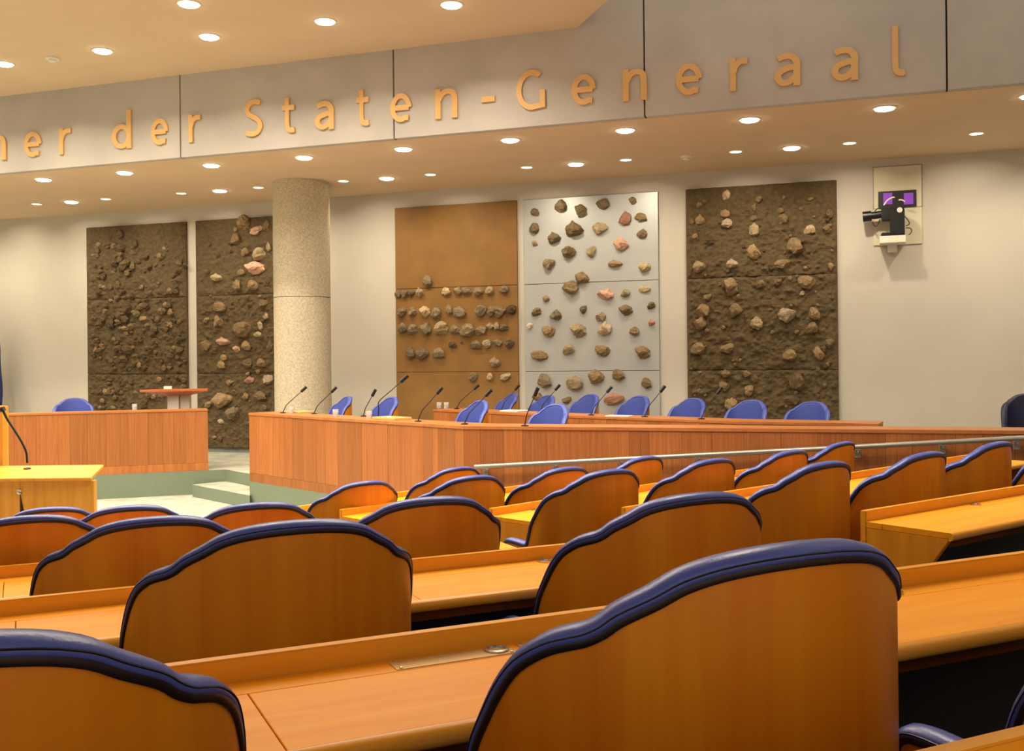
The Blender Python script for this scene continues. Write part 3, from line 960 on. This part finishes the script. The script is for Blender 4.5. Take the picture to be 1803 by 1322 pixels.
# ================================================================== GOVERNMENT DESKS
rg = random.Random(9)
def planks(t, A, B, z0, z1, back, wmin=0.09, wmax=0.42, th=0.014):
    """vertical boards on a face from A to B (world), parented to t at the origin"""
    d = (B - A); L = d.length; ang = math.atan2(d.y, d.x)
    x = 0.0
    me = unit_mesh(M_gov)
    while x < L - 1e-4:
        w = min(rg.uniform(wmin, wmax), L - x)
        if L - x - w < wmin * 0.6:
            w = L - x
        o = put('plank', me, t)
        e = rg.uniform(0, 0.003)
        p = A + d.normalized() * (x + 0.001)
        nrm = Vector((math.sin(ang), -math.cos(ang), 0))
        q = p + nrm * (0.0 + e)
        o.location = (q.x, q.y, z0)
        o.rotation_euler = (0, 0, ang)
        o.scale = (w - 0.002, th, z1 - z0)
        x += w

def slab_along(t, name, A, B, z0, z1, y0, y1, mat, x0=0.0, x1=0.0, bevel=0.003):
    d = B - A
    ang = math.atan2(d.y, d.x)
    return MB().box(-x0, d.length + x1, y0, y1, z0, z1).build(name, mat, t, (A.x, A.y, 0), ang, bevel=bevel)

# left (chair's) desk
A, B = Vector((LD0.x, LD0.y, 0)), Vector((LD1.x, LD1.y, 0))
LZ = EYE - 0.771
t = thing('government_desk', 'red brown panelled desk with a single blue chair behind it, beside the podium lectern', 'desk')
planks(t, A, B, PODZ + 0.13, LZ - 0.03, 0)
slab_along(t, 'plinth', A, B, PODZ, PODZ + 0.128, -0.004, 0.02, M_gov)
slab_along(t, 'top_board', A, B, LZ - 0.03, LZ, -0.012, 0.42, M_govtop)
slab_along(t, 'back_panel', A, B, PODZ, LZ - 0.03, 0.03, 0.05, M_gov)
slab_along(t, 'worktop', A, B, LZ - 0.25, LZ - 0.22, 0.051, 0.85, M_govtop)
d = (B - A).normalized()
slab_along(t, 'end_panel', B - d * 0.03, B, PODZ, LZ - 0.031, 0.052, 0.80, M_gov)

# front desk, two straight runs
A, B, C = (Vector((p.x, p.y, 0)) for p in (GL, GC, GE))
t = thing('government_desk', 'long cornered panelled desk with microphones and the steel handrail on its face', 'desk')
GZ = GOVTOPZ
for a, c in ((A, B), (B, C)):
    planks(t, a, c, PODZ + 0.13, GZ - 0.035, 0)
    slab_along(t, 'plinth', a, c, PODZ, PODZ + 0.128, -0.004, 0.02, M_gov)
    slab_along(t, 'back_panel', a, c, PODZ, GZ - 0.035, 0.03, 0.05, M_gov, bevel=0)
ab, bc = (B - A).normalized(), (C - B).normalized()
def inset(a, c, w):
    d = (c - a).normalized()
    return Vector((-d.y, d.x, 0)) * w
w = 0.50
na, nb = inset(A, B, 1), inset(B, C, 1)
bis = (na + nb).normalized()
Bi = B + bis * (w / bis.dot(na))
Bo = B - bis * (0.012 / bis.dot(na))
MB().prism([(A - na * 0.012).xy[:], Bo.xy[:], (C - nb * 0.012).xy[:], (C + nb * w).xy[:], Bi.xy[:], (A + na * w).xy[:]], GZ - 0.035, GZ).build('top_board', M_govtop, t)
slab_along(t, 'end_panel', A + na * 0.052, A + na * 0.5, PODZ, GZ - 0.036, -0.03, 0.0, M_gov)
# handrail
h0, h1 = Vector((0, 0, 0)), None
def on_face(x, y, a, c, off):
    nrm = Vector((-(c - a).y, (c - a).x, 0)).normalized()
    rr = Vector(ray(x, y))
    tt = (nrm.dot(a) - off) / (nrm.x * rr.x + nrm.y * rr.y)
    return Vector((rr.x * tt, rr.y * tt, EYE + rr.z * tt))
r0, r1 = on_face(836, 822, B, C, 0.11), on_face(1803, 771, B, C, 0.11)
rd = r1 - r0
hr = thing('handrail', 'straight steel handrail on brackets along the front of the long desk', 'handrail')
MB().tube([r0 + rd * (i / 12) for i in range(0, 15)], 0.026, 12).build('rail', M_steel, hr, smooth=40)
for bx in (850, 972, 1090, 1225, 1362, 1508, 1660, 1790):
    f_ = (bx - 836) / (1803 - 836)
    # same image column on the rail
    best = min((abs((r0 + rd * (i / 400)).x / (r0 + rd * (i / 400)).y * F + CX - bx), i) for i in range(420))[1]
    p = r0 + rd * (best / 400)
    br = MB().box(-0.028, 0.028, -0.004, 0.030, -0.115, -0.035)
    br.tube([(0, 0.06, -0.075), (0, -0.03, -0.07), (0, -0.045, -0.055), (0, -0.045, 0.0)], 0.008, 6)
    o = br.build('bracket', M_grey, hr, (p.x, p.y, p.z), math.atan2(bc.y, bc.x))
    o.location = p + nb * 0.055
    for v in o.data.vertices:
        v.co.y = v.co.y if v.co.y > 0.0 else v.co.y - 0.01
# rear desk
RZ_ = EYE - 0.78
pts = [atz(763, 720.5, RZ_), atz(1015, 732, RZ_), atz(1300, 742, RZ_), atz(1547, 746, RZ_)]
pts = [Vector((p.x, p.y, 0)) for p in pts]
t = thing('government_desk', 'curved panelled rear desk before the row of blue chairs along the wall', 'desk')
offs = []
for i, p in enumerate(pts):
    n1 = inset(pts[max(i - 1, 0)], pts[max(i, 1)], 1) if i else inset(pts[0], pts[1], 1)
    n2 = inset(pts[i], pts[i + 1], 1) if i < len(pts) - 1 else n1
    bb = (n1 + n2).normalized()
    offs.append(bb / bb.dot(n2))
for i in range(3):
    planks(t, pts[i], pts[i + 1], PODZ + 0.11, RZ_ - 0.03, 0, 0.12, 0.4)
    slab_along(t, 'plinth', pts[i], pts[i + 1], PODZ, PODZ + 0.108, 0.0, 0.02, M_gov)
poly = [(p - o_ * 0.01).xy[:] for p, o_ in zip(pts, offs)] + [(p + o_ * 0.55).xy[:] for p, o_ in reversed(list(zip(pts, offs)))]
MB().prism(poly, RZ_ - 0.03, RZ_).build('top_board', M_govtop, t)
slab_along(t, 'end_panel', pts[0] + offs[0] * 0.02, pts[0] + offs[0] * 0.52, PODZ, RZ_ - 0.031, -0.02, 0.0, M_gov)
slab_along(t, 'end_panel', pts[3] + offs[3] * 0.02, pts[3] + offs[3] * 0.52, PODZ, RZ_ - 0.031, 0.0, 0.02, M_gov)

# ================================================================== GOVERNMENT CHAIRS
def gov(x, y, deg, label, d, kind=CH_GOV):
    p = to_plane_y(x, y, d)
    t = chair(kind, (p.x, p.y), PODZ, math.radians(deg), label, 'blue chairs on the podium')
    k = (p.z - PODZ) / (HG + 0.024)
    t.scale = (min(k, 0.84), min(k, 0.84), k)
    return t
gov(131, 700, 199, 'blue chair seen from the front behind the panelled desk by the podium lectern', 19.0)
for i, (x, y, dg, d, lab) in enumerate([(617, 697, 118, 16.6, 'blue chair beside the round column behind the front government desk'), (695, 698, 124, 15.8, 'blue chair by the tallest microphone at the front government desk'),
        (852, 704, 122, 14.3, 'blue chair in front of the brown relief panel, at the front desk'), (985, 710, 130, 13.1, 'blue chair rising above the front desk before the silver panel'),
        (908, 692, 112, 17.3, 'dark blue chair at the rear desk between brown and silver panels'), (970, 695, 118, 16.8, 'blue rear desk chair next to the dark blue chair, before the silver panel'),
        (1045, 693, 122, 16.4, 'blue rear desk chair before the middle of the silver panel'), (1131, 696, 125, 15.9, 'blue rear desk chair before the silver panel edge that faces the pale rock panel'),
        (1226, 700, 128, 15.5, 'blue rear desk chair in the gap between silver and pale rock panels'), (1328, 703, 133, 15.0, 'blue rear desk chair before the middle of the pale rock soil panel'),
        (1434, 706, 135, 14.7, 'blue chair at the end of the rear desk, before the pale rock soil panel')]):
    gov(x, y, dg, lab, d)
p = atz(1812, 692, PODZ + HG + 0.024)
tag(chair(CH_SHADED, (p.x, p.y), PODZ, math.radians(165), ''), 'blue chair, darkened for weak light, standing alone before the bare wall', 'chair', 'blue chairs on the podium')

# ================================================================== MICROPHONES
def mic(base_px, tip_px, z, label, mid=None, size=1.0, base_z=None):
    b_ = atz(base_px[0], base_px[1], z)
    tip = to_plane_y(tip_px[0], tip_px[1], b_.y - 0.05)
    t = thing('microphone', label, 'microphone', b_, 0, 'gooseneck microphones')
    v = tip - b_
    m1 = Vector((v.x * 0.22, v.y * 0.2, v.z * 0.38)) if mid is None else to_plane_y(mid[0], mid[1], b_.y - 0.02) - b_
    path = [Vector((0, 0, 0.012)), m1 * 0.5 + Vector((0, 0, 0.01)), m1, (m1 + v) * 0.5, v]
    path = arc_smooth(path, 5)
    MB().lathe([(0.045 * size, 0.0), (0.045 * size, 0.008), (0.02 * size, 0.016)], 14).build('foot', M_black, t, smooth=30)
    MB().tube(path, 0.007 * size, 7, 0.005 * size).build('gooseneck', M_black, t, smooth=40)
    dd = (path[-1] - path[-3]).normalized()
    MB().tube([v - dd * 0.03 * size, v - dd * 0.02 * size, v + dd * 0.02 * size, v + dd * 0.06 * size, v + dd * 0.075 * size], 0.022 * size, 10).build('capsule', M_black, t, smooth=40)
    return t
mz = GZ + 0.001
mic((498, 727), (533, 687), mz, 'gooseneck microphone at the podium gap end of the front desk')
mic((553, 728.5), (586, 688), mz, 'gooseneck microphone second from the podium gap on the front desk')
mic((640, 733), (657, 694), mz, 'short gooseneck microphone between two blue chairs beside the column')
mic((666, 735), (709, 669), mz, 'tallest curved gooseneck microphone on the front desk', (668, 706), 1.25)
mic((736, 742), (772, 690), mz, 'gooseneck microphone on the front desk between tallest microphone and brown panel chair')
mic((818, 747), (858, 694), mz, 'gooseneck microphone crossing the chair before the brown panel')
mic((924, 750), (943, 693), mz, 'gooseneck microphone at the front desk before the silver panel')
rz = RZ_ + 0.001
mic((804, 720), (837, 683), rz, 'thin microphone at the rear desk before the brown panel')
mic((883, 722.5), (909, 684), rz, 'thin microphone at the rear desk beside the dark blue chair')
mic((951, 726.5), (980, 684), rz, 'thin microphone at the rear desk next after the dark blue chair')
mic((1041, 731), (1071, 688), rz, 'thin microphone at the rear desk before the red stone')
mic((1135, 734), (1165, 687), rz, 'thin microphone at the rear desk at the silver panel edge')
mic((1235, 738), (1265, 690), rz, 'thin microphone at the rear desk before the pale rock soil panel')

# ================================================================== SMALL THINGS ON THE GOVERNMENT DESKS
def glass(x, y, z, label):
    p = atz(x, y, z)
    t = thing('drinking_glass', label, 'glass', p, 0, 'drinking glasses on the podium')
    MB().lathe([(0.036, 0.0), (0.042, 0.10), (0.039, 0.10), (0.033, 0.008)], 18).build('tumbler', M_glass, t, smooth=40)
    MB().lathe([(0.0325, 0.009), (0.036, 0.055)], 18).build('water', M_glass, t, smooth=40)
    return t
glass(513, 727, mz, 'drinking glass beside the microphone before the column')
glass(591, 733, mz, 'drinking glass before the blue chair next to the column')
glass(650, 736.5, mz, 'drinking glass beside the tallest microphone')
glass(773, 719, rz, 'drinking glass at the very end of the rear desk before the brown panel')
glass(786, 719, rz, 'drinking glass beside the outermost glass on the rear desk')
glass(237, 721.5, LZ + 0.001, 'drinking glass on the panelled desk by the podium lectern')

def box_on(name, label, cat, px, py, z, wx, wy, hz, ang, mat, group=None):
    p = atz(px, py, z)
    o = MB().box(-wx / 2, wx / 2, -wy / 2, wy / 2, 0, hz).build(name, mat, loc=p, rz=ang, bevel=min(0.003, hz * 0.3), bseg=1)
    return tag(o, label, cat, group)
a1 = math.atan2(ab.y, ab.x)
box_on('folder', 'flat tan folder on the front desk beneath the tallest microphone', 'folder', 690, 738, mz, 0.5, 0.28, 0.03, a1, M_folder)
box_on('folder', 'thin tan folder on the front desk behind the microphone before the column', 'folder', 530, 726, mz, 0.34, 0.26, 0.02, a1, M_folder)
box_on('paper_stack', 'small white stack of papers on the rear desk beside the dark blue chair', 'papers', 905, 724.3, rz, 0.36, 0.26, 0.02, -0.7, M_paper)
box_on('paper_stack', 'spread of white papers on the rear desk before the red stone', 'papers', 1090, 733.0, rz, 0.34, 0.18, 0.012, -0.5, M_paper)
o = MB().lathe([(0.02, 0.0), (0.02, 0.03), (0.035, 0.05), (0.03, 0.06)], 14).build('knob', M_white, loc=(GL.x - 0.0, GL.y, GZ - 0.23))
o.rotation_euler = (0, math.radians(-90), math.radians(0))
o.location = Vector((A.x, A.y, GZ - 0.25)) + na * 0.25 - ab * 0.003
tag(o, 'small white knob on the end of the front government desk', 'knob')

# podium lectern -----------------------------------------------------------
M_pillar = plain('pillar_paint', rgb(196, 188, 174), 0.6)
pl = to_plane_y(315, 690, 18.4)
t = thing('podium_lectern', 'reddish tapered lectern top on a grey pillar before the soil relief panels', 'lectern', (pl.x, pl.y, PODZ), math.radians(6))
zt = pl.z - PODZ
q = lambda px: (px - 315) / F * 18.4
mb = MB()
top = [(q(256), -0.30), (q(292), -0.36), (q(369), -0.25), (q(362), 0.20), (q(285), 0.22)]
bot = [(q(292), -0.12), (q(300), -0.16), (q(336), -0.10), (q(334), 0.10), (q(300), 0.1)]
n = len(top)
vs = [(x, y, zt + 0.055) for x, y in top] + [(x, y, zt + 0.02) for x, y in top] + [(x, y, zt - 0.06) for x, y in bot]
fs = [tuple(range(n)), tuple(reversed(range(2 * n, 3 * n)))]
for r_ in range(2):
    fs += [(r_ * n + i, (r_ + 1) * n + i, (r_ + 1) * n + (i + 1) % n, r_ * n + (i + 1) % n) for i in range(n)]
mb.add(vs, fs).build('lectern_top', M_podlect, t)
MB().box(q(298), q(317), -0.13, 0.10, 0, zt - 0.06).build('pillar', M_pillar, t)
MB().box(q(318), q(334), -0.06, 0.10, 0, zt - 0.06).build('pillar', M_pillar, t)
MB().box(q(280), q(350), -0.22, 0.22, 0, 0.04).build('base_plate', M_grey, t, bevel=0.01)
o = MB().box(-0.07, 0.07, -0.1, 0.1, 0, 0.05).build('paper_stack', M_paper, loc=(pl.x - 0.18, pl.y - 0.05, pl.z + 0.056), rz=0.3, bevel=0.004)
tag(o, 'small white block of papers on the podium lectern', 'papers')
t = thing('microphone', 'thin black gooseneck microphone on the podium lectern', 'microphone', (pl.x - 0.27, pl.y + 0.02, pl.z + 0.056), 0, 'gooseneck microphones')
MB().lathe([(0.03, 0), (0.03, 0.01), (0.012, 0.02)], 12).build('foot', M_black, t, smooth=30)
MB().tube(arc_smooth([Vector(v) for v in ((0, 0, 0.01), (0.005, 0, 0.12), (0.02, -0.01, 0.24), (0.045, -0.03, 0.31))], 5), 0.006, 7).build('gooseneck', M_black, t, smooth=40)
MB().tube([(0.045, -0.03, 0.31), (0.06, -0.04, 0.34)], 0.013, 8).build('capsule', M_black, t, smooth=40)

# yellow floor lectern at the left -------------------------------------------
dF = 9.5
pf_ = to_plane_y(160, 841, dF)
pb_ = to_plane_y(183, 818, dF + 0.55)
t = thing('floor_lectern', 'yellow wooden lectern with sloping top and tall side screen on the chamber floor', 'lectern', (pf_.x, dF, 0), 0)
zf, zbk, dx = pf_.z, pb_.z, pb_.x - pf_.x
mb = MB()
vs = [(0, 0, zf - 0.03), (dx, 0.55, zbk - 0.03), (-1.5, 0.55, zbk - 0.03), (-1.5, 0, zf - 0.03), (0, 0, zf), (dx, 0.55, zbk), (-1.5, 0.55, zbk), (-1.5, 0, zf)]
mb.add(vs, [(0, 3, 2, 1), (4, 5, 6, 7), (0, 1, 5, 4), (1, 2, 6, 5), (2, 3, 7, 6), (3, 0, 4, 7)])
mb.build('lectern_top', M_lectern, t, bevel=0.004)
xw = to_plane_y(22, 870, dF).x - pf_.x
MB().box(xw + 0.06, 0.015, 0.03, 0.05, 0.0, zf - 0.031).build('front_board', M_lectern, t)
MB().box(-0.01, 0.014, 0.051, 0.10, 0.0, zf - 0.031).build('side_board', M_lectern, t)
mb = MB()
mb.add([(xw + 0.06, 0.02, zf - 0.15), (xw + 0.26, 0.02, 0.0), (xw + 0.06, 0.02, 0.0), (xw + 0.06, 0.028, zf - 0.15), (xw + 0.26, 0.028, 0.0), (xw + 0.06, 0.028, 0.0)],
       [(0, 1, 2), (3, 5, 4), (0, 3, 4, 1), (1, 4, 5, 2), (2, 5, 3, 0)])
mb.build('foot_opening', M_black, t)
MB().box(-1.5, xw + 0.058, 0.03, 0.05, 0.0, zf - 0.031).build('front_board', M_lectern, t)
kp = to_plane_y(32, 866, dF)
kn = MB().lathe([(0.026, 0.0), (0.026, 0.012), (0.016, 0.016)], 14).build('lock', M_chrome, t, smooth=30)
kn.rotation_euler = (math.radians(90), 0, 0)
kn.location = (kp.x - pf_.x, 0.03, kp.z)
sp = to_plane_y(15, 714, dF + 0.75)
MB().box(-1.6, sp.x - pf_.x, 0.62, 0.75, 0.0, sp.z).build('side_screen', M_lectern, t, bevel=0.004)
# its microphone
b_ = to_plane_y(48, 816, dF + 0.40)
f_ = (0.40 / 0.55)
b_.z = zf + (zbk - zf) * f_ + 0.001
t = thing('microphone', 'large black gooseneck microphone bending over the yellow floor lectern', 'microphone', b_, 0, 'gooseneck microphones')
pp = [to_plane_y(x, y, dF + 0.40) - b_ for x, y in ((48, 815), (46, 796), (38, 778), (26, 758), (13, 738), (6, 724))]
MB().lathe([(0.035, 0), (0.035, 0.006), (0.014, 0.014)], 12).build('foot', M_black, t, smooth=30)
MB().tube(arc_smooth(pp, 5), 0.010, 8, 0.013).build('gooseneck', M_black, t, smooth=40)
MB().tube([pp[-1], pp[-1] + (pp[-1] - pp[-2]) * 0.45], 0.028, 10).build('capsule', M_black, t, smooth=40)

# ================================================================== FLAG at the left edge
fs_, fz_ = on_plane(-14, 620, WALLP - 0.55)
t = thing('flag', 'dark blue flag hanging on a pole before the back wall', 'flag', W(fs_, WALLP - 0.55, PODZ), RZW)
mb = MB()
vs, fs = [], []
nx, nz = 14, 16
for j in range(nz + 1):
    for i in range(nx + 1):
        u, v = i / nx, j / nz
        wdt = 0.10 + 0.30 * math.sin(min(1, v * 1.15) * math.pi * 0.55) + 0.04 * math.sin(v * 9)
        vs.append(((u - 0.5) * 2 * wdt * 0.75, 0.05 * math.sin(u * 15 + v * 2), 2.7 - 1.75 * v))
for j in range(nz):
    for i in range(nx):
        fs.append((j * (nx + 1) + i, j * (nx + 1) + i + 1, (j + 1) * (nx + 1) + i + 1, (j + 1) * (nx + 1) + i))
fo = mb.add(vs, fs).build('cloth', M_flag, t, smooth=80)
sm_ = fo.modifiers.new('thickness', 'SOLIDIFY'); sm_.thickness = 0.01
MB().tube([(-0.02, 0, 0.02), (-0.02, 0, 2.95)], 0.018, 10).build('pole', M_steel, t, smooth=40)
MB().lathe([(0.16, 0), (0.16, 0.03), (0.03, 0.05), (0.025, 0.12)], 18).build('stand', M_steel, t, smooth=30)

# ================================================================== WALL CAMERA
def wp(x, y, perp=WALLP):
    return on_plane(x, y, perp)
s0, z1 = wp(1538, 296); s1, _ = wp(1622, 292); _, z0 = wp(1580, 431); zmid = wp(1580, 366)[1]
o = MB().box(s0, s1, -0.035, 0, zmid, z1).build('access_panel', M_white, loc=W(0, WALLP - 0.002, 0), rz=RZW, bevel=0.004)
M_cream = plain('cream_panel', rgb(206, 198, 172), 0.7)
o.data.materials[0] = M_cream
o2_ = MB().box(s0 - 0.01, s1, -0.025, 0, z0, zmid - 0.006).build('lower_panel', M_cream, o, bevel=0.004)
MB().box(s0 - 0.012, s1 + 0.012, -0.012, -0.001, zmid, z1 + 0.012).build('shadow_gap', M_base, o)
tag(o, 'cream access panel on the wall behind the broadcast camera', 'panel')
ws0, wz1 = wp(1546, 338); ws1, wz0 = wp(1613.5, 364)
WR = W(0, WALLP - 0.042, 0)
t = thing('display_window', 'black rectangular window with two purple panes above the camera', 'display', WR, RZW)
wz1 = wp(1580, 336.5)[1]
MB().box(ws0, ws1, -0.01, 0.0, wz0, wz1).build('frame', M_black, t)
for a, c in ((1555, 1571), (1591, 1608)):
    pa, pz1 = wp(a, 341); pc, pz0 = wp(c, 360)
    MB().box(pa, pc, -0.016, -0.0105, pz0, pz1).build('purple_pane', M_purple, t)
# camera on a shelf
sh0, shz1 = wp(1549, 414, WALLP - 0.45); sh1, shz0 = wp(1595, 430, WALLP - 0.45)
shz1 = wp(1572, 414.5, WALLP - 0.45)[1]; shz0 = wp(1572, 427, WALLP - 0.45)[1]
o = MB().box(sh0, sh1, -0.45, -0.03, shz0, shz1).box(sh0 + 0.12, sh1 - 0.12, -0.2, -0.03, shz0 - 0.12, shz0).build('wall_shelf', M_white, loc=W(0, WALLP, 0), rz=RZW, bevel=0.004)
tag(o, 'small white wall bracket shelf carrying the camera', 'shelf')
CPP = WALLP - 0.24
t = thing('broadcast_camera', 'black robotic television camera on the white wall bracket', 'camera', W(0, CPP, shz1 + 0.001), RZW)
def cp(x, y):
    s, z = on_plane(x, y, CPP)
    return s, z - shz1 - 0.001
a0, zt_ = cp(1566, 362); a1_, _ = cp(1592, 362)
r_ = (a1_ - a0) / 2
arm = MB()
prof = [(a0, 0.0), (a1_, 0.0), (a1_, zt_ - r_)] + [((a0 + a1_) / 2 + r_ * math.cos(math.radians(w)), zt_ - r_ + r_ * math.sin(math.radians(w))) for w in range(15, 180, 15)] + [(a0, zt_ - r_)]
arm.add([(x, -0.16, z) for x, z in prof] + [(x, -0.08, z) for x, z in prof],
        [tuple(range(len(prof))), tuple(reversed(range(len(prof), 2 * len(prof))))] + [(i, (i + 1) % len(prof), len(prof) + (i + 1) % len(prof), len(prof) + i) for i in range(len(prof))])
arm.build('yoke_arm', M_black, t, bevel=0.006)
f0, fz = cp(1551, 408)
MB().box(f0, a1_, -0.16, 0.10, 0.0, 0.055).build('pan_base', M_black, t, bevel=0.012)
b0, bz1 = cp(1549, 364); b1, bz0 = cp(1584, 388)
MB().box(b0 + 0.02, b1, -0.075, 0.075, bz0, bz1 - 0.01).build('camera_body', M_black, t, bevel=0.015)
l0, lz = cp(1519, 381); l1, _ = cp(1532, 381); l2, lz2 = cp(1551, 377)
MB().tube([(l2 + 0.05, 0, lz2), (l1, 0, lz)], 0.06, 16).build('lens_barrel', M_black, t, smooth=40)
MB().tube([(l1 + 0.02, 0, lz), (l0, 0, lz - 0.01)], 0.085, 16).build('lens_hood', M_black, t, smooth=40)
dk = MB().lathe([(0.042, 0), (0.042, 0.006), (0.03, 0.008)], 18).build('disc', M_white, t, smooth=30)
dk.rotation_euler = (math.radians(90), 0, 0)
ds, dz = cp(1583.5, 372)
dk.location = (ds, -0.161, dz)
for pth in (((1556, 362), (1562, 354), (1570, 349), (1575, 348)), ((1582, 353), (1588, 353), (1593, 356))):
    MB().tube(arc_smooth([Vector((cp(x, y)[0], -0.05, cp(x, y)[1])) for x, y in pth], 5), 0.012, 8).build('white_guard', M_white, t, smooth=40)
for pth in (((1592, 380), (1599, 388), (1601, 394), (1595, 398)), ((1595, 401), (1603, 402), (1605, 408), (1600, 414)), ((1536, 390), (1540, 398), (1546, 396), (1549, 386)), ((1540, 372), (1546, 367), (1552, 368))):
    MB().tube(arc_smooth([Vector((cp(x, y)[0], 0.0, cp(x, y)[1])) for x, y in pth], 5), 0.007, 6).build('cable', M_black, t, smooth=40)
